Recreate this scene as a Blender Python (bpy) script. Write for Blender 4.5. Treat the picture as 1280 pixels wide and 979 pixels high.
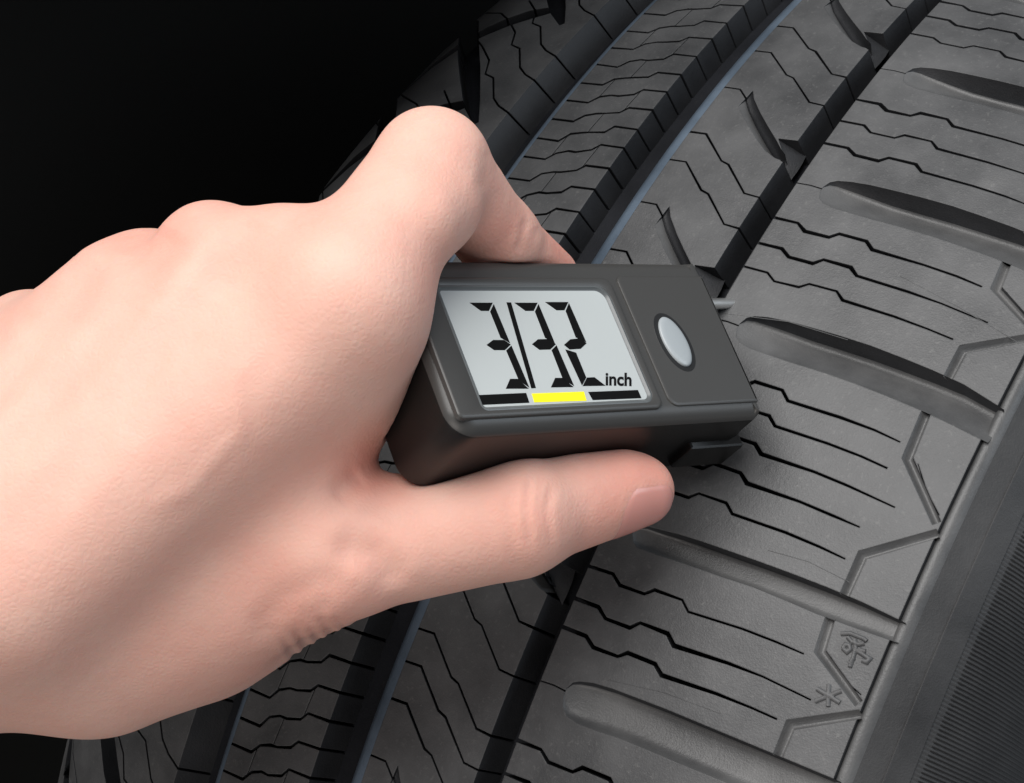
import bpy, bmesh, math, random
import numpy as np
from mathutils import Vector, Matrix
from mathutils.geometry import delaunay_2d_cdt, tessellate_polygon
random.seed(7); rng = np.random.default_rng(7)
sc = bpy.context.scene
for o in list(bpy.data.objects): bpy.data.objects.remove(o)

# ---------------------------------------------------------------- camera
F = 2254.9; CX, CY = 640., 489.5            # focal length and centre in photo pixels (1280 x 979)
CAM = np.array([.19923, -.64383, 0.])       # metres; tyre axis = X through the origin
RGT = np.array([.79272755, .46885218, .38956471]); UPV = np.array([-.26939762, -.30381562, .91384954]); BCK = np.array([.5468162, -.82938152, -.11453535])
cd = bpy.data.cameras.new('camera'); cam = bpy.data.objects.new('camera', cd); sc.collection.objects.link(cam)
cd.sensor_width = 36.; cd.lens = 36. * F / 1280.; cd.clip_start = .01; cd.clip_end = 50.
cam.matrix_world = Matrix([[RGT[i], UPV[i], BCK[i], CAM[i]] for i in range(3)] + [[0, 0, 0, 1]])
sc.camera = cam

# ---------------------------------------------------------------- light
w = bpy.data.worlds.new('World'); sc.world = w; w.use_nodes = True
w.node_tree.nodes['Background'].inputs[0].default_value = (.86, .92, 1, 1)
w.node_tree.nodes['Background'].inputs[1].default_value = .19
MID = CAM - BCK * .36
def camvec(r, u, b): return RGT * r + UPV * u + BCK * b
def area(name, pos, target, size, power, col, spread=math.pi):
    d = bpy.data.lights.new(name, 'AREA'); d.shape = 'DISK'; d.size = size; d.energy = power; d.color = col; d.spread = spread
    o = bpy.data.objects.new(name, d); sc.collection.objects.link(o); o.location = Vector(pos)
    o.rotation_euler = (Vector(target) - Vector(pos)).to_track_quat('-Z', 'Y').to_euler(); return o
area('key_softbox', MID + camvec(-.26, .71, .67), MID + camvec(.02, 0, 0), .95, 16.6, (1, .98, .96))
area('cool_softbox', MID + camvec(.85, .34, .38), MID + camvec(.0, -.05, -.05), .6, 3.0, (.80, .90, 1))
area('low_fill', MID + camvec(-.40, -.55, .75), MID + camvec(-.02, -.06, -.03), .7, 3.4, (1, .92, .86))  # fill lamp added to lift the tread below the hand
vs = sc.view_settings; vs.view_transform = 'Standard'; vs.look = 'None'; vs.gamma = 1; vs.exposure = 0; vs.use_curve_mapping = False

# ---------------------------------------------------------------- helpers
def mat(name, col, rough=.5, **kw):
    m = bpy.data.materials.new(name); m.use_nodes = True; n = m.node_tree.nodes; b = n['Principled BSDF']
    b.inputs['Base Color'].default_value = (*col, 1); b.inputs['Roughness'].default_value = rough
    for k, v in kw.items(): b.inputs[k].default_value = v
    return m
def node(m, t, **kw):
    n = m.node_tree.nodes.new(t)
    for k, v in kw.items():
        if k in n.inputs: n.inputs[k].default_value = v
        else: setattr(n, k, v)
    return n
def link(m, a, b): m.node_tree.links.new(a, b)
def mesh_obj(name, V, Fs, m, parent=None, smooth=True, sharp=35):
    me = bpy.data.meshes.new(name); me.from_pydata([tuple(map(float, v)) for v in V], [], [tuple(map(int, f)) for f in Fs])
    if m: me.materials.append(m)
    me.validate()
    if smooth:
        me.polygons.foreach_set('use_smooth', [True] * len(me.polygons))
        if sharp: me.set_sharp_from_angle(angle=math.radians(sharp))
    o = bpy.data.objects.new(name, me); sc.collection.objects.link(o)
    if parent: o.parent = parent
    return o
def empty(name, label, cat, loc=(0, 0, 0)):
    o = bpy.data.objects.new(name, None); sc.collection.objects.link(o); o.location = loc; o.empty_display_size = .02
    o['label'] = label; o['category'] = cat; return o
def fixn(o):
    bm = bmesh.new(); bm.from_mesh(o.data); bmesh.ops.recalc_face_normals(bm, faces=bm.faces); bm.to_mesh(o.data); bm.free()

# ---------------------------------------------------------------- materials
def rubber_mat(name, base, rough, dust, bevel=True):
    m = mat(name, base, rough); b = m.node_tree.nodes['Principled BSDF']; b.inputs['Specular IOR Level'].default_value = .42
    tc = node(m, 'ShaderNodeTexCoord')
    n1 = node(m, 'ShaderNodeTexNoise', Scale=55., Detail=6., Roughness=.6); link(m, tc.outputs['Object'], n1.inputs['Vector'])
    n2 = node(m, 'ShaderNodeTexNoise', Scale=900., Detail=4., Roughness=.7); link(m, tc.outputs['Object'], n2.inputs['Vector'])
    n3 = node(m, 'ShaderNodeTexNoise', Scale=2600., Detail=2.); link(m, tc.outputs['Object'], n3.inputs['Vector'])
    r1 = node(m, 'ShaderNodeValToRGB'); e = r1.color_ramp.elements
    e[0].position = .3; e[0].color = (*[c * .68 for c in base], 1); e[1].position = .72; e[1].color = (base[0] * 1.45, base[1] * 1.43, base[2] * 1.4, 1)
    link(m, n1.outputs['Fac'], r1.inputs['Fac'])
    r2 = node(m, 'ShaderNodeValToRGB'); e = r2.color_ramp.elements; e[0].position = .57; e[0].color = (0, 0, 0, 1); e[1].position = .8; e[1].color = (dust, dust, dust, 1)
    link(m, n2.outputs['Fac'], r2.inputs['Fac'])
    mx = node(m, 'ShaderNodeMixRGB', blend_type='MIX'); mx.inputs['Color2'].default_value = (.18, .18, .175, 1)
    link(m, r2.outputs['Color'], mx.inputs['Fac']); link(m, r1.outputs['Color'], mx.inputs['Color1']); link(m, mx.outputs['Color'], b.inputs['Base Color'])
    rr = node(m, 'ShaderNodeMapRange'); rr.inputs['To Min'].default_value = rough - .1; rr.inputs['To Max'].default_value = rough + .12
    link(m, n1.outputs['Fac'], rr.inputs['Value']); link(m, rr.outputs['Result'], b.inputs['Roughness'])
    bev = node(m, 'ShaderNodeBevel', samples=4, Radius=.00036)
    ad = node(m, 'ShaderNodeMath', operation='ADD'); link(m, n2.outputs['Fac'], ad.inputs[0]); link(m, n3.outputs['Fac'], ad.inputs[1])
    bp = node(m, 'ShaderNodeBump', Strength=.22, Distance=.0003); link(m, ad.outputs[0], bp.inputs['Height'])
    if bevel: link(m, bev.outputs['Normal'], bp.inputs['Normal'])
    link(m, bp.outputs['Normal'], b.inputs['Normal'])
    return m
M_TREAD = rubber_mat('tread_rubber', (.070, .0715, .0745), .47, .5); M_SLOT = rubber_mat('slot_rubber', (.080, .081, .083), .42, .15, False); M_WALL = rubber_mat('shaded_rubber', (.020, .021, .0235), .48, .04)  # light and shade put into base colours: slot ramps lighter, walls darker
M_GROOVE = rubber_mat('groove_rubber', (.011, .012, .015), .55, .05); M_CHAMF = rubber_mat('chamfer_rubber', (.098, .130, .172), .34, .06)  # groove floor's shadow and chamfer's bluish sheen put into the base colours
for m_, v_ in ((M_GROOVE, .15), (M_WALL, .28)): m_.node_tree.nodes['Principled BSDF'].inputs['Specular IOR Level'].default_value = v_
M_SIDE = rubber_mat('sidewall_rubber', (.028, .0285, .030), .55, .04)

# ---------------------------------------------------------------- tyre
RT = 316.; CR = 1400.                       # mm
def rt(u):
    u = np.asarray(u, float); return RT - u ** 2 / CR - np.where(u < -88, (u + 88) ** 2 / 95., 0.)
def TP(u, s, d=0.):                         # tread coordinates (mm across, mm round, mm deep) -> world metres
    u = np.asarray(u, float); r = rt(u) - d; th = np.asarray(s, float) / RT
    return np.stack(np.broadcast_arrays(u, -r * np.cos(th), r * np.sin(th)), -1) / 1000.
def px_ray(px, py): return RGT * ((px - CX) / F) + UPV * (-(py - CY) / F) - BCK
S0, S1 = -190., 300.                        # length of tread carved, mm round the tyre
tyre = empty('car_tyre', 'black rubber car tyre with deep sipes and grooves in its tread', 'tyre')
DEP = 7.2

def strip_poly(pts, width):
    P = np.array(pts, float); n = len(P); T = np.diff(P, axis=0); T /= np.linalg.norm(T, axis=1)[:, None]
    N = np.stack([-T[:, 1], T[:, 0]], 1); off = np.zeros_like(P); off[0] = N[0]; off[-1] = N[-1]
    for i in range(1, n - 1):
        m = N[i - 1] + N[i]; m /= np.linalg.norm(m); off[i] = m / max(.5, m @ N[i])
    wv = np.broadcast_to(np.asarray(width, float), (n,))[:, None] / 2
    return P + off * wv, P - off * wv
def closed(a, b): return np.concatenate([a, b[::-1]])
def in_poly(C, poly):
    res = np.zeros(len(C), bool); lo = poly.min(0); hi = poly.max(0)
    idx = np.where((C[:, 0] >= lo[0]) & (C[:, 0] <= hi[0]) & (C[:, 1] >= lo[1]) & (C[:, 1] <= hi[1]))[0]
    if not len(idx): return res
    x, y = C[idx, 0], C[idx, 1]; r = np.zeros(len(idx), bool); j = len(poly) - 1
    for i in range(len(poly)):
        xi, yi = poly[i]; xj, yj = poly[j]
        if yi != yj: r ^= ((yi > y) != (yj > y)) & (x < (xj - xi) * (y - yi) / (yj - yi) + xi)
        j = i
    res[idx] = r; return res

def build_rib(ul, ur, cuts, name, m, taper_l=.8, taper_r=1.6, depth=DEP, s0=S0, s1=S1):
    """cuts: closed (u, s) polygons taken out of the rib; every connected remainder becomes one block."""
    V = []; E = []
    def ring(p):
        k = len(V); V.extend(Vector((float(a), float(b))) for a, b in p); n = len(p); E.extend((k + i, k + (i + 1) % n) for i in range(n))
    ns = int((s1 - s0) / 8)
    sv = np.linspace(s0, s1, ns)
    ring([(ul, s) for s in sv] + [(ur, s) for s in sv[::-1]])
    for c in cuts: ring(c)
    for u in np.linspace(ul, ur, max(3, int((ur - ul) / 9) + 2))[1:-1]:
        for s in sv[1:-1]: V.append(Vector((float(u + rng.uniform(-.6, .6)), float(s + rng.uniform(-.6, .6)))))
    v2, e2, f2, *_ = delaunay_2d_cdt(V, E, [], 1, 1e-4)
    P = np.array([(a.x, a.y) for a in v2]); T = np.array(f2); C = P[T].mean(1)
    keep = (C[:, 0] > ul) & (C[:, 0] < ur) & (C[:, 1] > s0) & (C[:, 1] < s1)
    for c in cuts: keep &= ~in_poly(C, np.asarray(c))
    T = T[keep]; par = list(range(len(P)))
    # components through shared edges
    fp = list(range(len(T)))
    def find(a):
        while fp[a] != a: fp[a] = fp[fp[a]]; a = fp[a]
        return a
    em = {}
    for i, t in enumerate(T):
        for a, b in ((t[0], t[1]), (t[1], t[2]), (t[2], t[0])):
            k = (min(a, b), max(a, b))
            if k in em: fp[find(i)] = find(em[k][0]); em[k].append(i)
            else: em[k] = [i]
    comp = {}
    for i in range(len(T)): comp.setdefault(find(i), []).append(i)
    out = []
    for fs in comp.values():
        tt = T[fs]
        ar = abs(np.cross(P[tt[:, 1]] - P[tt[:, 0]], P[tt[:, 2]] - P[tt[:, 0]])).sum() / 2
        if ar < .8: continue
        ids = np.unique(tt); mp = {int(a): i for i, a in enumerate(ids)}
        top = TP(P[ids, 0], P[ids, 1]); faces = [(mp[t[0]], mp[t[2]], mp[t[1]]) for t in tt.tolist()]
        cnt = {}
        for t in tt.tolist():
            for a, b in ((t[0], t[1]), (t[1], t[2]), (t[2], t[0])): cnt.setdefault((min(a, b), max(a, b)), []).append((a, b))
        q = P[ids].copy(); q[np.abs(q[:, 0] - ul) < 1e-3, 0] -= taper_l; q[np.abs(q[:, 0] - ur) < 1e-3, 0] += taper_r
        bot = TP(q[:, 0], q[:, 1], depth + .3 + (rt(P[ids, 0]) * 0)); n = len(ids)
        for k, l in cnt.items():
            if len(l) == 1: a, b = mp[l[0][0]], mp[l[0][1]]; faces.append((a, b, b + n, a + n))
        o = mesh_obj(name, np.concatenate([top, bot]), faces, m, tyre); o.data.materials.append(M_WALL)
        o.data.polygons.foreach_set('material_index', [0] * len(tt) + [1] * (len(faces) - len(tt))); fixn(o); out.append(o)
    return out
def loft(name, rows, m, parent, sharp=40, dark=0):
    R = np.array(rows); a, b = R.shape[:2]; V = R.reshape(-1, 3)
    Fs = [(i * b + j, i * b + j + 1, (i + 1) * b + j + 1, (i + 1) * b + j) for i in range(a - 1) for j in range(b - 1)]
    o = mesh_obj(name, V, Fs, m, parent, sharp=sharp)
    if dark: o.data.materials.append(M_WALL); o.data.polygons.foreach_set('material_index', [1 if k // (b - 1) < dark else 0 for k in range(len(Fs))])  # first rows take the darker copy, shade held in their colour
    return o

# carcass under the tread and the sidewalls, full ring (each a band of revolution)
def band(name, prof, m, a0=0., a1=360., step=1.0):
    n = int((a1 - a0) / step); full = (a1 - a0) >= 359.9
    th = np.radians(np.linspace(a0, a1, n + 1))
    rows = [[(u / 1000, -r * math.cos(t) / 1000, r * math.sin(t) / 1000) for u, r in prof] for t in th]
    return loft(name, rows, m, tyre, sharp=50)
LE = -128.
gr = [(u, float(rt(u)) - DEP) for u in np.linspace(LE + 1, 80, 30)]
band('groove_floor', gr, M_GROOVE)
r81 = float(rt(81))
lip = [(80.4, r81 - 2.4), (81.1, r81 - 1.25), (81.7, r81 - .95), (82.5, r81 - 1.0), (83.4, r81 - 1.55), (84.0, r81 - 2.6)]
band('shoulder_lip', lip, M_SLOT, step=.5)
sh = [(83.6, r81 - 2.3), (85.5, r81 - 3.4), (88.2, r81 - 4.9)]
band('shoulder_band', sh, M_SIDE, step=.5)
band('shoulder_edge', [(88.2, r81 - 4.9), (88.5, r81 - 4.75), (90.3, r81 - 6.2), (92.3, r81 - 7.9)], M_SIDE, step=.5)
side = [(92.3, r81 - 7.9), (95, r81 - 11.0), (98.5, r81 - 16.5), (101.8, r81 - 25), (104, r81 - 38), (104.8, r81 - 52), (102.5, r81 - 72), (97, r81 - 90), (92, r81 - 100)]
def cr(P, n):
    P = np.array(P); t = np.concatenate([[0], np.cumsum(np.linalg.norm(np.diff(P, axis=0), axis=1))]); q = np.linspace(0, t[-1], n)
    M = np.gradient(P, t, axis=0); out = []
    for x in q:
        i = min(np.searchsorted(t, x, 'right') - 1, len(P) - 2); h = t[i + 1] - t[i]; k = (x - t[i]) / h
        out.append((2*k**3-3*k**2+1)*P[i] + (k**3-2*k**2+k)*h*M[i] + (-2*k**3+3*k**2)*P[i+1] + (k**3-k**2)*h*M[i+1])
    return np.array(out)
sp = cr(side, 60)
band('sidewall', [(u, r - .55) for u, r in sp], M_SIDE)
lrs = float(rt(LE))
lside = [(LE, lrs - 7.5), (LE - .6, lrs - 9), (LE - 5, lrs - 20), (LE - 8, lrs - 40), (LE - 6, lrs - 65), (LE, lrs - 90), (LE + 4, lrs - 100)]
band('inner_sidewall', [tuple(p) for p in cr(lside, 24)], M_SIDE)
# fine radial serration on the outer sidewall
pit = .92; t0, t1 = -95., 230.; n = int((t1 - t0) / pit); rows = []
ser = sp[:26]
for i in range(n):
    for f, h in ((0., -.45), (.28, .0), (.62, .0), (.9, -.45)):
        th = (t0 + (i + f) * pit) / RT
        row = []
        for k, (u, r) in enumerate(ser):
            j0 = ser[max(k - 1, 0)]; j1 = ser[min(k + 1, len(ser) - 1)]; tg = (j1 - j0) / np.linalg.norm(j1 - j0); nn = np.array([-tg[1], tg[0]])
            if nn[0] < 0: nn = -nn
            hh = h * min(1., k / 2., (len(ser) - 1 - k) / 2.) - (.0 if 0 < k < len(ser) - 1 else .3)
            row.append(((u + nn[0] * hh) / 1000, -(r + nn[1] * hh) * math.cos(th) / 1000, (r + nn[1] * hh) * math.sin(th) / 1000))
        rows.append(row)
o = loft('serrated_band', rows, M_SIDE, tyre, sharp=25); o['kind'] = 'stuff'

# --- outer shoulder rib: slots, sipes and bevelled V grooves
def periodic(vals, lo, hi, p):
    v = sorted(vals)
    while v[0] - p > lo: v.insert(0, v[0] - p)
    while v[-1] + p < hi: v.append(v[-1] + p)
    return v
slot_s = [-131., -90., -50., -9.5, 26.2, 76.5, 116., 157., 198., 239.]
sipe_t = np.array([(14., -.1), (17, 0), (23, .2), (25.5, -1.4), (31.3, -1.2), (33, .4), (39.4, .5), (41.6, -1.2), (53.5, -1.2), (61, -1.6), (67, -2.2)])
sipes = {-131: [], 26.2: [64.9, 58.6, 51.9, 45.0, 38.0], -9.5: [16.1, 8.7, 2.3], -50: [-22.5, -29.6, -36.8], 76.5: [105.1, 97.6, 90.8], 116: [144.8, 136.9, 129.1], 157: [187.5, 180.3, 172.1],
         198: [228, 220.5, 213], -90: [-63, -70, -77], -131: [-104, -111, -118]}
cuts = []; lofts = []
def slot_edges(c, open_right=True):
    low = c < 10
    us = np.array([23.4, 24.2, 25.6, 28.5, 33, 38, 45, 52, 59, 66, 73, 82.5])
    up = np.array([.6, 2.4, 3.3, 4.0, 4.5, 4.7, 4.9, 4.9, 4.5, 4.0, 3.2, .8]); lo = np.array([-.6, -2.6, -3.6, -4.2, -4.3, -4.4, -4.3, -4.4, -4.7, -5.2, -5.9, -7.2])
    if low: up = np.array([.6, 2.2, 3.0, 3.8, 4.3, 4.5, 4.8, 4.9, 5.0, 5.1, 5.2, 5.3]); lo = np.array([-.8, -3.0, -4.4, -4.9, -4.7, -4.2, -4.0, -3.9, -3.7, -3.5, -3.3, -3.0])
    if 20 < c < 30: up = np.array([.3, 1.3, 1.9, 2.2, 2.7, 3.0, 3.2, 3.4, 3.5, 3.5, 3.3, 2.6]); lo = np.array([-.6, -2.0, -2.9, -2.9, -2.7, -2.5, -2.3, -1.9, -2.0, -2.2, -2.0, -1.6])
    return np.stack([us, c + up], 1), np.stack([us, c + lo], 1)
for c in slot_s:
    A, B = slot_edges(c); cuts.append(closed(A, B)); rows = []
    dmax = np.array([.1, .7, 1.5, 2.8, 4.1, 5.0, 5.4, 5.4, 5.1, 4.6, 3.8, 2.3])
    for j, tt in enumerate([0, .07, .15, .24, .36, .48, .6, .72, .84, .94, 1.]):
        f = [0, .9, 1., .97, .86, .72, .57, .42, .27, .12, 0.][j]
        if c < 30: f = [0, .66, .74, .75, .74, .72, .69, .65, .60, .34, 0.][j]
        rows.append(TP(A[:, 0] * (1 - tt) + B[:, 0] * tt, A[:, 1] * (1 - tt) + B[:, 1] * tt, dmax * f + .02))
    lofts.append(rows)
    T = strip_poly([(14, c - .2), (17, c - .1), (20.5, c + .2), (23.9, c)], .28); cuts.append(closed(*T))
for k, l in sipes.items():
    for i, s in enumerate(l):
        t = sipe_t.copy(); n = len(l)
        if s < 35: t[:, 1] = np.where(t[:, 0] > 42, t[:, 1] + (t[:, 0] - 42) * .075, t[:, 1])
        elif s < 70: t[:, 1] = np.where(t[:, 0] > 42, t[:, 1] + (t[:, 0] - 42) * .02, t[:, 1])
        end = 71.5 if i == n // 2 else 66.8
        t[-1, 1] += (end - 67) * -.1; t[-1, 0] = end; t[:, 1] += s
        t[1:, 1] += rng.normal(0, .06, len(t) - 1)
        wd = np.full(len(t), (.82 if (i + int(k)) % 3 else .62)); wd[-3:] = .58, .48, .34
        wd *= rng.uniform(.75, 1.25, len(wd))
        cuts.append(closed(*strip_poly(t, wd)))
# V grooves at the shoulder, one pair in each block
def vgroove(pts, wd, dep):
    A, B = strip_poly(pts, wd); cuts.append(closed(A, B)); rows = []
    for tt, f in ((0, 0), (.10, .62), (.30, .98), (.52, 1), (.78, .62), (1, 0)):
        rows.append(TP(A[:, 0] * (1 - tt) + B[:, 0] * tt, A[:, 1] * (1 - tt) + B[:, 1] * tt, dep * f + .015))
    lofts.append(rows)
for a, b in zip(slot_s[:-1], slot_s[1:]):
    A, _ = slot_edges(a); _, B = slot_edges(b)
    sa = float(np.interp(69.4, A[:, 0], A[:, 1])); sb = float(np.interp(68.8, B[:, 0], B[:, 1])); h = sb - sa
    e = a + (b - a) * .48 + 1.
    if 20 < a < 30: e = 49.0
    if -15 < a < 0: e = 10.2
    vgroove([(68.8, sb + .25), (69.5, e + (sb - e) * .52), (80.2, e + .7)], [2.0, 2.1, 1.8], 1.3)
    vgroove([(81.2, e - 1.1), (69.6, e + (sa - e) * .52 - .6), (69.6, sa - .2)], [1.8, 2.1, 2.0], 1.3)
    cuts.append(closed(*strip_poly([(71.9, e + (sb - e) * .50), (76, e + (sb - e) * .27), (80.0, e + 2.4)], [.15, .26, .2])))
build_rib(17.2, 81.0, cuts, 'shoulder_block', M_TREAD, taper_l=.6, taper_r=.3)
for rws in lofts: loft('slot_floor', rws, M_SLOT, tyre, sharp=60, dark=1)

# raised marks on one shoulder block
def px_us(px, py):
    d = px_ray(px, py); u = 0.
    for _ in range(30):
        r = float(rt(u)) / 1000; a = d[1]**2 + d[2]**2; b = CAM[1]*d[1] + CAM[2]*d[2]; c = CAM[1]**2 + CAM[2]**2 - r*r
        t = (-b - math.sqrt(max(b*b - a*c, 0))) / a; u = (CAM[0] + t*d[0]) * 1000
    p = CAM + t*d; return u, math.atan2(p[2], -p[1]) * RT
def raised(name, strokes, wd, hgt):
    V = []; Fs = []
    for st in strokes:
        P = np.array([px_us(880 + a / 3.2, 673 + b / 3.2) for a, b in st]); A, B = strip_poly(P, wd); k = len(V); n = len(P)
        for t_, h in ((0, -.1), (.15, .8), (.5, 1.), (.85, .8), (1, -.1)): V += list(TP(A[:, 0]*(1-t_) + B[:, 0]*t_, A[:, 1]*(1-t_) + B[:, 1]*t_, -hgt * h))
        for r_ in range(4): Fs += [(k + r_*n + q, k + r_*n + q + 1, k + (r_+1)*n + q + 1, k + (r_+1)*n + q) for q in range(n - 1)]
    return mesh_obj(name, V, Fs, M_TREAD, tyre, sharp=60)
raised('raised_asterisk', [[(500, 585), (497, 672)], [(452, 602), (545, 658)], [(445, 652), (550, 610)], [(478, 618), (520, 640)]], 1.0, .5)
raised('raised_emblem', [[(548, 382), (585, 380), (640, 402), (652, 412)], [(556, 440), (566, 425), (582, 428), (586, 445), (572, 456), (556, 440)], [(604, 405), (608, 440), (596, 480), (584, 515)],
    [(575, 395), (592, 415), (620, 425), (642, 420)], [(608, 448), (640, 468), (664, 482), (652, 496), (632, 488)], [(600, 478), (590, 492), (580, 500)], [(618, 440), (630, 450), (648, 452)]], .95, .5)

for st in ([(1125, 345), (1200, 385), (1272, 428)], [(905, 392), (985, 402), (1060, 425)], [(960, 688), (1010, 702), (1062, 728)], [(760, 850), (830, 866), (900, 892)]):
    raised('mould_line', [[((a - 880) * 3.2, (b - 673) * 3.2) for a, b in st]], .16, .07)

# --- centre rib
def chamfer(u_top, sgn, wdt, dep, name):
    sv = np.linspace(S0, S1, 130); rows = []
    for du, d in ((0, 0), (.25, .12), (.6, .45), (1., 1.)): rows.append(TP(np.full(130, u_top + sgn * wdt * du), sv, dep * d + .01))
    rows.append(TP(np.full(130, u_top + sgn * (wdt + .5)), sv, DEP + .2))
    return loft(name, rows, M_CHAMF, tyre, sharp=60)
c_t = np.array([(-16.5, -.2), (-14.8, 0), (-11.1, .3), (-3.0, -6.6), (-.8, -7.2), (7.2, -14.1), (11.4, -14.2), (14, -14.2)])
c_anchor = [165.6, 154.7, 123.6, 114.1, 86.2, 76.5, -9.9, -17.4, -25.9, 48.5, 39, 14, 3.2, 205, 196, 245, 236, -60, -69, -100, -109, -140, -149]
c_slot = [140.0, 100.5, 62.5, 26.5, -38.8, -82., -122., 182., 222., 262.]
cuts = []; clofts = []; nlofts = []
for s in c_anchor:
    t = c_t.copy(); t[:, 1] += s; cuts.append(closed(*strip_poly(t, .52 * rng.uniform(.75, 1.25, len(t)))))
for s in c_slot:
    cuts.append(closed(*strip_poly([(-16.5, s - .2), (-14.8, s), (-11.2, s + .2), (-7.4, s - 3.0)], .42)))
    A = np.array([(-7.9, s + .6), (-6., s - 2.2), (-2, s - 6.2), (2., s - 9.8), (6.0, s - 13.2), (8.6, s - 15.6), (10.4, s - 16.9)])
    B = np.array([(-8.4, s - 5.4), (-5.6, s - 8.2), (-2., s - 11.4), (1.6, s - 14.4), (5.4, s - 17.2), (8.6, s - 18.6), (10.6, s - 18.9)])
    cuts.append(closed(A, B)); rows = []
    dm = np.array([.8, 1.8, 2.6, 3.4, 4.4, 5.6, 6.6])
    for tt, f in ((0, 0), (.10, .5), (.30, .75), (.46, .85), (.50, 1.15), (.56, .72), (.72, .42), (.88, .16), (1, 0)):
        rows.append(TP(A[:, 0] * (1 - tt) + B[:, 0] * tt, A[:, 1] * (1 - tt) + B[:, 1] * tt, dm * f + .02))
    clofts.append(rows)
    I_ = np.array([(6.3, s - 12.7), (7.6, s - 14.2), (8.9, s - 15.6), (10.2, s - 17.6)]); O_ = np.array([(12.2, s - 11.8), (12.6, s - 14.4), (12.7, s - 17.), (12.6, s - 19.9)])
    nlofts.append([TP(I_[:, 0] * (1 - q) + O_[:, 0] * q, I_[:, 1] * (1 - q) + O_[:, 1] * q, np.array([.4, 1.2, 2.2, 3.4]) * (1 - q) + 4.6 * q) for q in (0, .3, .6, 1.)])
    cuts.append(np.array([(6.3, s - 12.7), (12.0, s - 11.9), (12.5, s - 19.8), (10.3, s - 19.0), (9.9, s - 17.)]))
build_rib(-15.4, 11.0, cuts, 'centre_block', M_TREAD, taper_l=.2, taper_r=1.8)
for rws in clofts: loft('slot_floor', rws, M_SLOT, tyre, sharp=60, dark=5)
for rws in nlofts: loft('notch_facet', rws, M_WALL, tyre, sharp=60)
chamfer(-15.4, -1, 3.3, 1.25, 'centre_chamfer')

# --- narrow bricked rib
b_t = np.array([(-56, -.2), (-53.5, 0), (-47.2, .4), (-45.3, 3.0), (-42.5, 4.3), (-40.4, 4.6), (-36.7, 5.8), (-35.2, 8.0), (-28.5, 8.6), (-26, 8.7)])
anch = periodic([-58.1, -51.6, -45., -38.3] + list(np.linspace(-38.3, 99., 21)[1:-1]) + [99., 106., 112.5, 119.5, 126.3, 133., 140.4, 147.9, 155.1, 163.1, 171., 179.], S0 - 10, S1 + 10, 7.)
cuts = []
def bs(u, a): return a + float(np.interp(u, b_t[:, 0], b_t[:, 1]))
for k, a in enumerate(anch):
    t = b_t.copy(); t[:, 1] += a + rng.normal(0, .12, len(t)); cuts.append(closed(*strip_poly(t, np.concatenate([[.5], rng.uniform(.5, .75, len(t) - 1)]))))
    if k + 1 < len(anch):
        for u in ({0: -41.2, 1: -35.6, 2: -45.6}[k % 3],):
            u += rng.normal(0, .3); cuts.append(closed(*strip_poly([(u - .4, bs(u - .4, a)), (u + .1, bs(u, anch[k + 1]))], .2)))
build_rib(-53.6, -28.8, cuts, 'brick_block', M_TREAD, taper_l=.2, taper_r=1.9)
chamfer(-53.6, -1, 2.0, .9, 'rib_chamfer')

# --- inner shoulder rib
i_t = np.array([(-130, 36.), (-112, 22.), (-100, 15.), (-93.3, 10.), (-86.8, 4.4), (-84.2, -1.0), (-80.6, -2.2), (-75.2, -9.6), (-71.8, -12.), (-66, -14.4), (-64, -15.)])
cuts = []
for c in periodic([133.0], S0, S1, 41.):
    for ds in (0, 12.5, 22.5):
        t = i_t.copy(); t[:, 1] += c + ds
        if ds > 15: t = t[3:]
        cuts.append(closed(*strip_poly(t, .55)))
    cuts.append(closed(*strip_poly([(-130, c + 44), (-112, c + 26), (-98, c + 9.), (-90, c - .5), (-80.5, c - 12.5), (-74.5, c - 19.)], [6.5, 6.5, 6.5, 6., 4.5, 1.5])))
    cuts.append(closed(*strip_poly([(-130, c - 2), (-112, c + 8), (-98, c + 18.), (-88, c + 25.), (-79, c + 30.)], [5.5, 5.5, 5.5, 5., 2.5])))
build_rib(-127.5, -67.5, cuts, 'inner_block', M_TREAD, taper_l=2.0, taper_r=4.6)

# ---------------------------------------------------------------- wheel well behind the tyre
M_WELL = mat('well_plastic', (.007, .007, .0065), .9); M_WELL.node_tree.nodes['Principled BSDF'].inputs['Specular IOR Level'].default_value = .12
def rev(name, prof, a0, a1, n):
    rows = [[(u, -r * math.cos(t), r * math.sin(t)) for u, r in prof] for t in np.radians(np.linspace(a0, a1, n))]
    R = np.array(rows); return R
well = bpy.data.objects.new('wheel_well', None); sc.collection.objects.link(well); well['kind'] = 'structure'
R = rev('x', [(-.2375, .44), (-.232, .45), (-.22, .458), (-.19, .468), (-.10, .462), (-.056, .455), (-.052, .451), (-.052, .440)], 15, 200, 90)
loft('arch_light_blocker', R, M_WELL, well)  # arch added over the tyre, shaped to keep light off its inner ribs
R = rev('x', [(-.236, .02), (-.236, .15), (-.236, .30), (-.236, .75)], -150, 200, 100)
loft('inner_wall', R, M_WELL, well)

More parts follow.
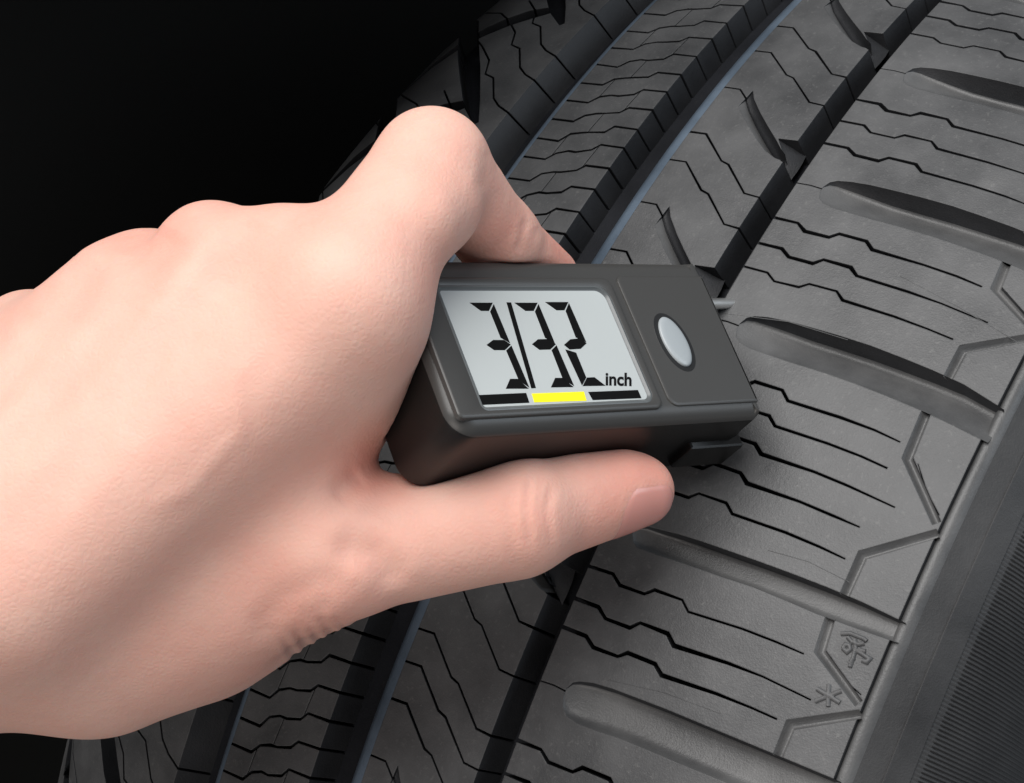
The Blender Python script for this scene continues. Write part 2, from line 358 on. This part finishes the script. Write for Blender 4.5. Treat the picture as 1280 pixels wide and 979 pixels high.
# ---------------------------------------------------------------- depth gauge
GR = np.array([[.794696, -.33627, .505352], [.034632, .856292, .515329], [-.606019, -.392029, .692138]]); GC = np.array([6.340, 8.430, -338.]); KG = .988
def cam2w(P): P = np.asarray(P, float); return CAM + (P[..., :1] * RGT + P[..., 1:2] * UPV + P[..., 2:3] * BCK) / 1000.
def GW(P): return cam2w((np.asarray(P, float) @ GR.T + GC) * KG)          # gauge mm -> world
def gpx(pts, z=0.):                                                # photo pixel -> gauge plane mm
    out = []
    for px, py in pts:
        d = np.array([(px - CX) / F, -(py - CY) / F, -1.]); n = GR[:, 2]; o = GC + n * z
        p = d * ((o @ n) / (d @ n)); out.append((p - GC) @ GR[:, :2])
    return np.array(out)
gX0, gX1, gY0, gY1, GT = -27.07, 48.2, -17.05, 20.4, 22.
M_BODY = mat('gauge_plastic', (.050, .049, .047), .40); M_BODY.node_tree.nodes['Principled BSDF'].inputs['Specular IOR Level'].default_value = .5
_tc = node(M_BODY, 'ShaderNodeTexCoord'); _n = node(M_BODY, 'ShaderNodeTexNoise', Scale=2200., Detail=3.); link(M_BODY, _tc.outputs['Object'], _n.inputs['Vector'])
_b = node(M_BODY, 'ShaderNodeBump', Strength=.12, Distance=.0001); link(M_BODY, _n.outputs['Fac'], _b.inputs['Height']); link(M_BODY, _b.outputs['Normal'], M_BODY.node_tree.nodes['Principled BSDF'].inputs['Normal'])
M_LCD = mat('lcd_grey', (.46, .49, .485), .5); M_SEG = mat('lcd_black', (.003, .003, .003), .6); M_SEG.node_tree.nodes['Principled BSDF'].inputs['Specular IOR Level'].default_value = .12; M_GLOSS = mat('case_gloss', (.009, .0088, .0085), .36); M_GLOSS.node_tree.nodes['Principled BSDF'].inputs['Specular IOR Level'].default_value = .3; M_YEL = mat('lcd_yellow', (.95, .86, .01), .4)
M_BEZEL = mat('bezel_grey', (.10, .108, .11), .32); M_BTN = mat('button_grey', (.33, .36, .375), .35); M_DARK = mat('gap_black', (.008, .008, .008), .5)
M_STEEL = mat('pin_steel', (.9, .9, .88), .38, Metallic=1.)
gauge = empty('tread_depth_gauge', 'black plastic digital tread depth gauge reading 3/32 inch, pressed on the tyre', 'gauge', tuple(GW([[10, 0, -GT / 2]])[0]))
def gobj(name, P, Fs, m, parent=gauge, **kw):
    inv = Matrix.Translation(-Vector(gauge.location)); V = GW(np.array(P, float)) - np.array(gauge.location)
    o = mesh_obj(name, V, Fs, m, None, **kw); o.parent = parent; return o
def rrect(x0, x1, y0, y1, r, n=8):
    """rounded rectangle, r = radii at (x0y0, x1y0, x1y1, x0y1), with outward normals"""
    P = []; N = []
    for (cx, cy, a0), rr in zip(((x0, y0, 180), (x1, y0, 270), (x1, y1, 0), (x0, y1, 90)), r):
        sx = 1 if cx == x0 else -1; sy = 1 if cy == y0 else -1
        for i in range(n + 1):
            a = math.radians(a0 + 90 * i / n); P.append((cx + sx * rr + rr * math.cos(a), cy + sy * rr + rr * math.sin(a))); N.append((math.cos(a), math.sin(a)))
    return np.array(P), np.array(N)
def stack(name, P, N, levels, m, parent=gauge, wt=None, cap0=True, cap1=True, sharp=35):
    """rings of outline P inset along N: levels = (inset, z)"""
    V = []; n = len(P); Fs = []
    for ins, z in levels:
        wv = np.ones(n) if wt is None else wt
        q = P - N * (ins * wv)[:, None]; V += [(a, b, z) for a, b in q]
    for k in range(len(levels) - 1):
        for i in range(n): j = (i + 1) % n; Fs.append((k * n + i, k * n + j, (k + 1) * n + j, (k + 1) * n + i))
    if cap0: Fs.append(tuple(range(n))[::-1])
    if cap1: Fs.append(tuple(range((len(levels) - 1) * n, len(levels) * n)))
    o = gobj(name, V, Fs, m, parent, sharp=sharp); fixn(o); return o
P, N = rrect(gX0, gX1, gY0, gY1, (5.5, 1.4, 2.2, 4.5), 10)
wt = np.where(N[:, 0] > .7, .25, np.where(N[:, 0] > 0, 1 - N[:, 0] * .9, 1.))
fil = [(3.4 * (1 - math.sin(a)), -3.0 * (1 - math.cos(a))) for a in np.linspace(0, math.pi / 2, 9)]
stack('casing', P, N, fil + [(.1, -GT + 2.), (.6, -GT + .7), (1.8, -GT)], M_BODY, wt=wt, sharp=30); cas = bpy.data.objects['casing'].data; cas.materials.append(M_GLOSS)
nr = len(P); cas.polygons.foreach_set('material_index', [1 if 7 * nr <= k < 11 * nr or k == 11 * nr + 1 else 0 for k in range(len(cas.polygons))])
# raised panels, bezel, display
wx0, wx1, wy0, wy1 = -19.76, 19.76, -12.61, 12.61
def bridge(name, rings, m, parent=gauge, sharp=35):
    V = []; Fs = []; n = len(rings[0][0])
    for R_, z in rings: V += [(a, b, z) for a, b in R_]
    for k in range(len(rings) - 1): Fs += [(k * n + q, k * n + (q + 1) % n, (k + 1) * n + (q + 1) % n, (k + 1) * n + q) for q in range(n)]
    o = gobj(name, V, Fs, m, parent, sharp=sharp); fixn(o); return o
P, N = rrect(wx0 - 6.3, wx1 + 2.5, wy0 - 2.0, wy1 + 2.6, (1.2, 1.9, 2.0, 1.2)); Pi, Ni = rrect(wx0 + .1, wx1 - .1, wy0 + .1, wy1 - .1, (.6, 1.3, 2.4, .6))
bridge('display_panel', [(P + N * .15, -.4), (P, .45), (P - N * .25, .66), (P - N * .6, .70), (Pi + Ni * 1.1, .70), (Pi + Ni * .85, .55)], M_BODY)
bridge('display_bezel', [(Pi + Ni * .95, .5), (Pi + Ni * .75, .62), (Pi + Ni * .45, .60), (Pi + Ni * .05, .16), (Pi - Ni * .3, .05)], M_BEZEL)
lcd = stack('display_screen', Pi, Ni, [(-.5, .04), (-.3, .10), (.2, .12)], M_LCD, cap0=False)
bl = gpx([(780, 352)])[0]
P, N = rrect(wx1 + 4.6, gX1 - .3, wy0 - 1.6, wy1 + 3.2, (2.2, .3, .3, 1.6))
stack('button_panel', P, N, [(-.15, -.4), (0, .28), (.25, .44), (.6, .46)], M_BODY, cap0=False)
bc, b1, b2 = gpx([(843, 428), (858, 459.5), (858, 428)], .4); v1, v2 = b1 - bc, b2 - bc
th = np.linspace(0, 2 * math.pi, 48, endpoint=False)
EP = bc + np.cos(th)[:, None] * v1 + np.sin(th)[:, None] * v2; tg = -np.sin(th)[:, None] * v1 + np.cos(th)[:, None] * v2
if np.cross(v1, v2) < 0: EP = EP[::-1]; tg = -tg[::-1]
EN = np.stack([tg[:, 1], -tg[:, 0]], 1); EN /= np.linalg.norm(EN, axis=1)[:, None]
btn = stack('button', EP, EN, [(.12, .40), (.12, .78), (.3, .95), (.7, 1.08), (1.3, 1.16)], M_BTN, cap0=False, sharp=60)
stack('button_surround', EP, EN, [(-1.0, .44), (-.95, .50), (.1, .49)], M_DARK, btn, cap0=False)
# display segments: traced at 2.448x from (440, 300)
def zz(l): return [(440 + a / 2.448, 300 + b / 2.448) for a, b in l]
D3 = [[(360, 192), (431, 192), (419, 217), (395, 217)], [(434, 196), (423, 219), (455, 299), (484, 316)], [(412, 321), (432, 306), (465, 306), (486, 320), (468, 337), (435, 337)],
      [(488, 323), (472, 338), (511, 430), (543, 452)], [(484, 425), (507, 425), (541, 455), (471, 455)]]
D3b = [[(497, 192), (568, 192), (556, 217), (531, 217)], [(571, 196), (560, 219), (591, 299), (621, 316)], [(551, 319), (569, 304), (602, 303), (624, 319), (607, 335), (574, 336)],
       [(626, 322), (611, 337), (646, 427), (680, 447)], [(622, 422), (644, 422), (678, 450), (609, 451)]]
D2 = [[(591, 190), (662, 190), (650, 215), (626, 215)], [(664, 193), (654, 217), (685, 298), (717, 313)], [(649, 321), (668, 304), (698, 301), (718, 316), (700, 333), (666, 335)],
      [(653, 335), (664, 338), (686, 345), (717, 421), (704, 445)], [(719, 421), (742, 420), (776, 446), (706, 447)]]
SL = [[(473, 191), (487, 191), (563, 453), (549, 454)]]
BAR = [[(375, 475), (533, 468), (543, 498), (388, 505)], [(723, 465), (875, 459), (886, 484), (737, 490)]]; YB = [[(550, 470), (710, 464), (718, 492), (558, 497)]]
def segs(name, polys, m):
    for p in polys:
        g = gpx(zz(p), .17); n = len(g)
        V = [(a, b, .11) for a, b in g] + [(a, b, .17) for a, b in g]
        o = gobj(name, V, [tuple(range(n, 2 * n))] + [(i, (i + 1) % n, n + (i + 1) % n, n + i) for i in range(n)], m, lcd, smooth=False); fixn(o)
segs('digit_segment', D3 + D3b + D2, M_SEG); segs('slash_segment', SL, M_SEG); segs('level_bar', BAR, M_SEG); segs('yellow_level_bar', YB, M_YEL)
fc = bpy.data.curves.new('unit_text', 'FONT'); fc.body = 'inch'; fc.size = 24; fc.offset = .7; to = bpy.data.objects.new('unit_text', fc); sc.collection.objects.link(to)
bpy.context.view_layer.update(); tm = bpy.data.meshes.new_from_object(to.evaluated_get(bpy.context.evaluated_depsgraph_get())); bpy.data.objects.remove(to)
tv = np.array([v.co[:2] for v in tm.vertices]); tf = [tuple(p.vertices) for p in tm.polygons]; lo, hi = tv.min(0), tv.max(0)
q = (tv - lo) / (hi - lo); tp = gpx([(757 + 32.5 * a, 482 - 16.8 * b + 1. * a) for a, b in q], .17)
gobj('unit_text', [(a, b, .17) for a, b in tp], tf, M_SEG, lcd, smooth=False); bpy.data.meshes.remove(tm)
# base foot and probe pin
def gbox(name, x0, x1, y0, y1, z0, z1, m, r=.5, parent=gauge):
    P, N = rrect(x0, x1, y0, y1, (r,) * 4, 4); return stack(name, P, N, [(r, z1), (.3 * r, z1 - .3 * r), (0, z1 - r), (0, z0 + r), (r, z0)], m, parent)
gbox('base_foot', 36., gX1 + 2.4, gY0 - 1.5, gY0 + 9., -18.4, -10.4, M_GLOSS, .6)
gbox('end_notch', 42., gX1 + .9, gY0 + .6, gY0 + 9., -15.8, -8.5, M_GLOSS, .5)
gbox('base_foot', 36., gX1 + 1.4, gY1 - 8., gY1 - 1.5, -GT + .5, -15.5, M_BODY, .6)
V = []; Fs = []; cyy, czz = 17.2, -12.2; L = [(gX1 - 2, 1.25), (gX1 + 19.5, 1.25), (gX1 + 20.3, .8)]
for x, r in L: V += [(x, cyy + r * math.cos(t), czz + r * math.sin(t)) for t in np.linspace(0, 2 * math.pi, 16, endpoint=False)]
for k in range(2): Fs += [(k * 16 + i, k * 16 + (i + 1) % 16, (k + 1) * 16 + (i + 1) % 16, (k + 1) * 16 + i) for i in range(16)]
Fs.append(tuple(range(32, 48))); o = gobj('probe_pin', V, Fs, M_STEEL); fixn(o)

# ---------------------------------------------------------------- hand
def c3(px, py, d): return np.array([(px - CX) / F * d, -(py - CY) / F * d, -d])
def rcone(P, a, b, r1, r2):
    ba = b - a; l2 = ba @ ba; rr = r1 - r2; a2 = l2 - rr * rr
    if a2 <= 1e-6: return np.linalg.norm(P - (a if r1 > r2 else b), axis=-1) - max(r1, r2)
    pa = P - a; y = pa @ ba; z = y - l2; x2 = ((pa * l2 - y[..., None] * ba) ** 2).sum(-1); y2 = y * y * l2; z2 = z * z * l2
    k = np.sign(rr) * rr * rr * x2
    return np.where(np.sign(z) * a2 * z2 > k, np.sqrt(x2 + z2) / l2 - r2, np.where(np.sign(y) * a2 * y2 < k, np.sqrt(x2 + y2) / l2 - r1, (np.sqrt(x2 * a2 / l2) + y * rr) / l2 - r1))
def smin(a, b, k):
    h = np.maximum(k - np.abs(a - b), 0) / k; return np.minimum(a, b) - h * h * k * .25
# bones and muscles: (group, blend mm, start (px, py, depth mm, radius px), end)
HP = [
('palm', 0, (439.7, 390.2, 316.0, 88.2), (17.8, 719.8, 320.0, 127.5)),
('palm', 10, (295.4, 350.3, 325.0, 84.4), (-59.4, 691.4, 326.0, 135.6)),
('palm', 10, (149.6, 382.7, 336.0, 83.0), (-116.4, 674.1, 336.0, 128.3)),
('palm', 10, (44.7, 444.8, 348.0, 73.4), (-180.0, 660.0, 348.0, 115.0)),
('palm', 8, (362.5, 317.3, 322.0, 59.8), (395.2, 338.6, 320.0, 59.1)),
('palm', 6, (257.9, 313.6, 330.0, 61.0), (275.3, 330.1, 328.0, 59.5)),
('palm', 6, (190.2, 341.4, 341.0, 54.2), (175.5, 355.1, 341.0, 55.1)),
('palm', 6, (30.1, 422.3, 352.0, 52.5), (40.0, 430.0, 352.0, 54.0)),
('palm', 10, (330.0, 490.0, 358.0, 105.0), (-20.0, 750.0, 360.0, 140.0)),
('palm', 18, (-18.7, 748.5, 338.0, 121.4), (-428.1, 965.9, 348.0, 154.5)),
('palm', 10, (-428.1, 965.9, 348.0, 154.5), (-1000, 1290, 365, 190)),
('palm', 16, (435.3, 462.8, 332.0, 86.7), (226.1, 621.0, 340.0, 87.5)),
('thumb', 0, (131.3, 802.8, 346.0, 116.3), (415.4, 701.7, 330.0, 67.2)),
('thumb', 6, (416.4, 702.4, 330.0, 69.5), (641.8, 645.0, 336.0, 78.1)),
('thumb', 3, (641.8, 645.9, 336.0, 69.8), (797.8, 613.2, 349.0, 45.1)),
('thumb', 10, (121.1, 782.8, 372.0, 96.1), (402.6, 716.3, 356.0, 73.5)),
('thumb', 13, (293.7, 777.1, 350.0, 61.0), (262.0, 783.8, 354.0, 76.5)),
('thumb', 4, (705.0, 615.0, 343.0, 55.0), (762.2, 606.7, 347.0, 47.0)),
('index', 0, (435.3, 368.3, 314.0, 88.9), (538.6, 207.0, 330.0, 70.0)),
('index', 4, (542.8, 257.6, 325.0, 57.6), (525.8, 270.4, 319.0, 51.2)),
('index', 3, (540.9, 207.8, 330.0, 68.0), (621.5, 296.3, 347.0, 48.9)),
('index', 3, (621.3, 296.4, 347.0, 48.2), (683.0, 347.2, 362.0, 40.5)),
('other', 0, (280.0, 335.0, 334.0, 60.0), (360.0, 420.0, 380.0, 56.0)),
('other', 3, (360.0, 420.0, 380.0, 54.0), (330.0, 520.0, 392.0, 50.0)),
('other', 3, (330.0, 520.0, 392.0, 48.0), (250.0, 545.0, 385.0, 42.0)),
('other', 3, (175.0, 370.0, 344.0, 56.0), (270.0, 455.0, 388.0, 54.0)),
('other', 3, (270.0, 455.0, 388.0, 52.0), (230.0, 555.0, 398.0, 48.0)),
('other', 3, (230.0, 555.0, 398.0, 46.0), (150.0, 580.0, 390.0, 40.0)),
('other', 3, (50.0, 440.0, 353.0, 50.0), (150.0, 505.0, 390.0, 48.0)),
('other', 3, (150.0, 505.0, 390.0, 46.0), (120.0, 590.0, 396.0, 42.0)),
('other', 3, (120.0, 590.0, 396.0, 40.0), (50.0, 610.0, 388.0, 36.0))]
HPc = [(g, k, c3(*a[:3]), c3(*b[:3]), a[3] * a[2] / F, b[3] * b[2] / F) for g, k, a, b in HP]
def gauge_sdf(P):
    q = (P / KG - GC) @ GR; c = np.array([(gX0 + gX1) / 2, (gY0 + gY1) / 2, -GT / 2]); h = np.array([(gX1 - gX0) / 2, (gY1 - gY0) / 2, GT / 2]) - 2.5
    d = np.abs(q - c) - h; return np.linalg.norm(np.maximum(d, 0), axis=-1) + np.minimum(d.max(-1), 0) - 2.5
def hand_sdf(P):
    g = {}
    for gr_, k, A, B, r1, r2 in HPc:
        d = rcone(P, A, B, r1, r2); g[gr_] = d if gr_ not in g else smin(g[gr_], d, max(k, .5))
    d = smin(g['palm'], g['thumb'], 17.); d = smin(d, g['index'], 7.); d = smin(d, g['other'], 6.)
    return -smin(-d, gauge_sdf(P) + .1, 1.2)                       # flesh pressed flat where it meets the gauge
def chunked(f, P, n=200000): return np.concatenate([f(P[i:i + n]) for i in range(0, len(P), n)])
def surface_nets(lo, hi, h):
    nx, ny, nz = (np.ceil((np.array(hi) - lo) / h / 2).astype(int) * 2)
    ax = [lo[i] + np.arange((nx, ny, nz)[i]) * h for i in range(3)]
    G = np.stack(np.meshgrid(ax[0][::2], ax[1][::2], ax[2][::2], indexing='ij'), -1)
    D = chunked(hand_sdf, G.reshape(-1, 3)).reshape(G.shape[:3])
    D = D.repeat(2, 0).repeat(2, 1).repeat(2, 2); m = np.abs(D) < 4.2 * h; idx = np.argwhere(m)
    D[m] = chunked(hand_sdf, np.stack([ax[i][idx[:, i]] for i in range(3)], -1))
    cells = np.zeros(np.array(D.shape) - 1, np.int8)
    offs = [(i, j, k) for i in (0, 1) for j in (0, 1) for k in (0, 1)]
    sl = lambda o: tuple(slice(o[i], D.shape[i] - 1 + o[i]) for i in range(3))
    inside = np.zeros(cells.shape, np.int8)
    for o in offs: inside += (D[sl(o)] < 0)
    act = (inside > 0) & (inside < 8); ids = -np.ones(cells.shape, np.int64); A = np.argwhere(act); ids[act] = np.arange(len(A))
    acc = np.zeros((len(A), 3)); cnt = np.zeros(len(A))
    val = {o: D[A[:, 0] + o[0], A[:, 1] + o[1], A[:, 2] + o[2]] for o in offs}
    for o in offs:
        for d in range(3):
            if o[d]: continue
            p = list(o); p[d] = 1; a, b = val[o], val[tuple(p)]; s = (a < 0) != (b < 0); t = np.where(s, a / np.where(s, a - b, 1), 0)
            q = np.array(o, float)[None].repeat(len(A), 0); q[:, d] += t; acc[s] += q[s]; cnt[s] += 1
    V = (A + acc / cnt[:, None]) * h + lo
    Q = []
    for d in range(3):
        e = [slice(1, -1)] * 3; sh_ = D.shape
        a = D[tuple(slice(1, sh_[i] - 1) for i in range(3))]
        b = D[tuple(slice(2, sh_[i]) if i == d else slice(1, sh_[i] - 1) for i in range(3))]
        s = (a < 0) != (b < 0); I = np.argwhere(s) + 1; fl = a[s] < 0; u, v = (d + 1) % 3, (d + 2) % 3
        eu = np.zeros(3, int); eu[u] = 1; ev = np.zeros(3, int); ev[v] = 1
        ok = (I < np.array(cells.shape)).all(1); I = I[ok]; fl = fl[ok]
        g = lambda J: ids[J[:, 0], J[:, 1], J[:, 2]]
        q = np.stack([g(I - eu - ev), g(I - ev), g(I), g(I - eu)], 1); q[~fl] = q[~fl][:, ::-1]; Q.append(q)
    Q = np.concatenate(Q); return V, Q[(Q >= 0).all(1)]
def grad(P, e=.15):
    d0 = chunked(hand_sdf, P); g = np.stack([chunked(hand_sdf, P + np.eye(3)[i] * e) - d0 for i in range(3)], -1) / e
    return d0, g / (np.linalg.norm(g, axis=1)[:, None] + 1e-9)
V, Q = surface_nets(np.array([-300., -150., -425.]), np.array([40., 62., -255.]), 1.2)
for _ in range(2): d0, g = grad(V); V = V - g * np.clip(d0, -1, 1)[:, None]
# one subdivision, then project again
E_ = np.sort(np.concatenate([Q[:, [0, 1]], Q[:, [1, 2]], Q[:, [2, 3]], Q[:, [3, 0]]]), 1); U, inv = np.unique(E_, axis=0, return_inverse=True); inv = inv.reshape(4, -1).T
nV = len(V); nE = len(U); fcn = nV + nE + np.arange(len(Q)); em = inv + nV
V = np.concatenate([V, V[U].mean(1), V[Q].mean(1)])
Q = np.concatenate([np.stack([Q[:, i], em[:, i], fcn, em[:, i - 1]], 1) for i in range(4)])
d0, g = grad(V); V = V - g * np.clip(d0, -1, 1)[:, None]; d0, g = grad(V)
# skin folds: (pixel polyline, depth mm, half-width mm), only on the side that faces the camera
px = CX + F * V[:, 0] / -V[:, 2]; py = CY - F * V[:, 1] / -V[:, 2]; pm = -V[:, 2] / F
view = -V / np.linalg.norm(V, axis=1)[:, None]; facing = (g * view).sum(1)
FOLDS = [([(642, 600), (636, 640), (640, 690), (650, 722)], .20, 1.2), ([(662, 592), (658, 640), (664, 690)], .24, .8), ([(690, 606), (682, 640), (690, 690)], .28, .9), ([(676, 598), (671, 640), (678, 688)], .15, .6),
 ([(415, 700), (440, 686), (468, 692), (486, 712), (494, 738)], .9, 2.6), ([(335, 812), (330, 780), (352, 750), (400, 730), (440, 728)], .8, 3.2),
 ([(352, 800), (364, 812), (370, 824)], .35, .8), ([(366, 788), (378, 802), (386, 814)], .42, .9), ([(384, 784), (394, 794), (402, 804)], .3, .7), ([(396, 772), (410, 786), (418, 797)], .38, .9), ([(414, 770), (424, 780), (433, 788)], .25, .7), ([(372, 772), (392, 766), (416, 752)], .25, 1.4),
 ([(452, 592), (436, 606), (418, 626)], .7, 2.0), ([(659, 272), (655, 295), (648, 318)], .3, .9), ([(672, 283), (666, 300), (660, 318)], .22, .8)]
FOLDS += [([(268, 292), (190, 400), (100, 520), (0, 640)], -.75, 3.2), ([(372, 292), (300, 400), (190, 530), (60, 680)], -.35, 3.8), ([(172, 318), (110, 400), (30, 500), (-60, 600)], -.7, 3.0), ([(40, 395), (0, 450), (-60, 540)], -.6, 2.8),
 ([(318, 268), (296, 310), (262, 372)], .8, 4.0), ([(218, 286), (200, 325), (172, 378)], .7, 3.6), ([(118, 318), (100, 365), (76, 410)], .6, 3.4),
 ([(330, 420), (290, 480), (300, 540), (240, 610), (180, 640)], -.28, 1.7), ([(230, 400), (210, 470), (150, 530), (140, 600)], -.24, 1.6),
 ([(508, 168), (530, 160), (556, 166)], .12, .8), ([(500, 180), (528, 173), (562, 180)], .14, .9), ([(496, 194), (526, 188), (566, 196)], .10, .8), ([(606, 186), (610, 212), (604, 240)], .25, 1.2)]
disp = np.zeros(len(V))
for pts, dp, hw in FOLDS:
    pts = np.array(pts, float); best = np.full(len(V), 1e9); bt = np.zeros(len(V)); nseg = len(pts) - 1
    for i in range(nseg):
        a, b = pts[i], pts[i + 1]; ab = b - a; t = np.clip(((px - a[0]) * ab[0] + (py - a[1]) * ab[1]) / (ab @ ab), 0, 1)
        dd = np.hypot(px - a[0] - t * ab[0], py - a[1] - t * ab[1]) * pm; m = dd < best; best[m] = dd[m]; bt[m] = (i + t[m]) / nseg
    fade = np.clip(np.minimum(bt, 1 - bt) * 5 + .15, 0, 1); x = best / hw
    disp += np.where(facing > -.1, dp * fade * (-np.exp(-x * x) + (.3 if hw < 3 and dp > 0 else 0.) * np.exp(-((x - 1.9) / .8) ** 2)), 0)
V = V + g * disp[:, None]
# redder skin over knuckles, finger ends and the web
red = np.zeros(len(V))
for sx, sy, dz, rad, st in [(545, 165, 296, 16, .55), (690, 320, 360, 14, .9), (800, 610, 345, 17, .85), (375, 270, 322, 15, .35), (265, 270, 328, 15, .4), (170, 300, 338, 14, .4), (445, 690, 305, 16, .5), (455, 590, 330, 9, .9), (660, 640, 322, 12, .35), (380, 800, 330, 20, .45), (520, 360, 318, 12, .3), (640, 290, 335, 12, .5)]:
    red = np.maximum(red, st * np.exp(-(np.linalg.norm(V - c3(sx, sy, dz), axis=1) / rad) ** 2))
M_SKIN = mat('skin', (.74, .47, .37), .6); b = M_SKIN.node_tree.nodes['Principled BSDF']
b.inputs['Subsurface Weight'].default_value = .32; b.inputs['Subsurface Radius'].default_value = (1., .35, .2); b.inputs['Subsurface Scale'].default_value = .005; b.inputs['Specular IOR Level'].default_value = .35
at = node(M_SKIN, 'ShaderNodeAttribute', attribute_name='flush'); tc = node(M_SKIN, 'ShaderNodeTexCoord')
n1 = node(M_SKIN, 'ShaderNodeTexNoise', Scale=60., Detail=7., Roughness=.62); n2 = node(M_SKIN, 'ShaderNodeTexNoise', Scale=260., Detail=3.); n3 = node(M_SKIN, 'ShaderNodeTexVoronoi', Scale=900., feature='DISTANCE_TO_EDGE')
for n_ in (n1, n2, n3): link(M_SKIN, tc.outputs['Object'], n_.inputs['Vector'])
m1 = node(M_SKIN, 'ShaderNodeMath', operation='MULTIPLY_ADD'); m1.inputs[1].default_value = 1.2; m1.inputs[2].default_value = -.42; link(M_SKIN, n1.outputs['Fac'], m1.inputs[0])
m2 = node(M_SKIN, 'ShaderNodeMath', operation='ADD', use_clamp=True); link(M_SKIN, m1.outputs[0], m2.inputs[0]); link(M_SKIN, at.outputs['Fac'], m2.inputs[1])
mx = node(M_SKIN, 'ShaderNodeMixRGB'); mx.inputs['Color1'].default_value = (.73, .45, .365, 1); mx.inputs['Color2'].default_value = (.70, .32, .25, 1)
link(M_SKIN, m2.outputs[0], mx.inputs['Fac']); link(M_SKIN, mx.outputs['Color'], b.inputs['Base Color'])
ad = node(M_SKIN, 'ShaderNodeMath', operation='MULTIPLY_ADD'); ad.inputs[1].default_value = .5; link(M_SKIN, n3.outputs['Distance'], ad.inputs[0]); link(M_SKIN, n2.outputs['Fac'], ad.inputs[2])
bp = node(M_SKIN, 'ShaderNodeBump', Strength=.32, Distance=.0006); link(M_SKIN, ad.outputs[0], bp.inputs['Height']); link(M_SKIN, bp.outputs['Normal'], b.inputs['Normal'])
base = cam2w(c3(200, 560, 335)); hand = empty('person_hand', 'bare left hand gripping the gauge between thumb and bent index finger', 'hand', tuple(base))
skin = mesh_obj('hand_skin', cam2w(V) - base, Q, M_SKIN, hand, sharp=0)
a = skin.data.attributes.new('flush', 'FLOAT', 'POINT'); a.data.foreach_set('value', red.astype(np.float32))
# thumbnail: wrapped on the thumb end
M_NAIL = mat('nail', (.63, .29, .245), .24); M_NAIL.node_tree.nodes['Principled BSDF'].inputs['Subsurface Weight'].default_value = .15; M_NAIL.node_tree.nodes['Principled BSDF'].inputs['Subsurface Scale'].default_value = .002
A, B = c3(644, 641.4, 336), c3(789, 611, 349); axd = (B - A) / np.linalg.norm(B - A)
dn = np.array([.05, -.70, .71]); dn -= axd * (dn @ axd); dn /= np.linalg.norm(dn); sd = np.cross(axd, dn); NV = []; na, nb = 22, 25
for i in range(na):
    ta = i / (na - 1)
    for j in range(nb):
        tb = j / (nb - 1) * 2 - 1; ph = tb * math.radians(60 - 5 * ta); al = -9.8 + 6.0 * abs(tb) ** 3 * (1 - ta) + (18.6 - 4.4 * abs(tb) ** 3) * ta
        o3 = B + axd * min(al, 0.); dr = dn * math.cos(ph) + sd * math.sin(ph)
        if al > 0: dr = dr * math.cos(al / 9.2) + axd * math.sin(al / 9.2)
        p = o3 + dr * 8.
        for _ in range(6): p = p - dr * hand_sdf(p[None])[0]
        edge = min(1., min(ta, 1 - ta) * 7, (1 - abs(tb)) * 6); NV.append(p + dr * (-.22 + .34 * edge))
NQ = [(i * nb + j, i * nb + j + 1, (i + 1) * nb + j + 1, (i + 1) * nb + j) for i in range(na - 1) for j in range(nb - 1)]
o = mesh_obj('thumbnail', cam2w(np.array(NV)) - base, NQ, M_NAIL, hand, sharp=0); fixn(o)
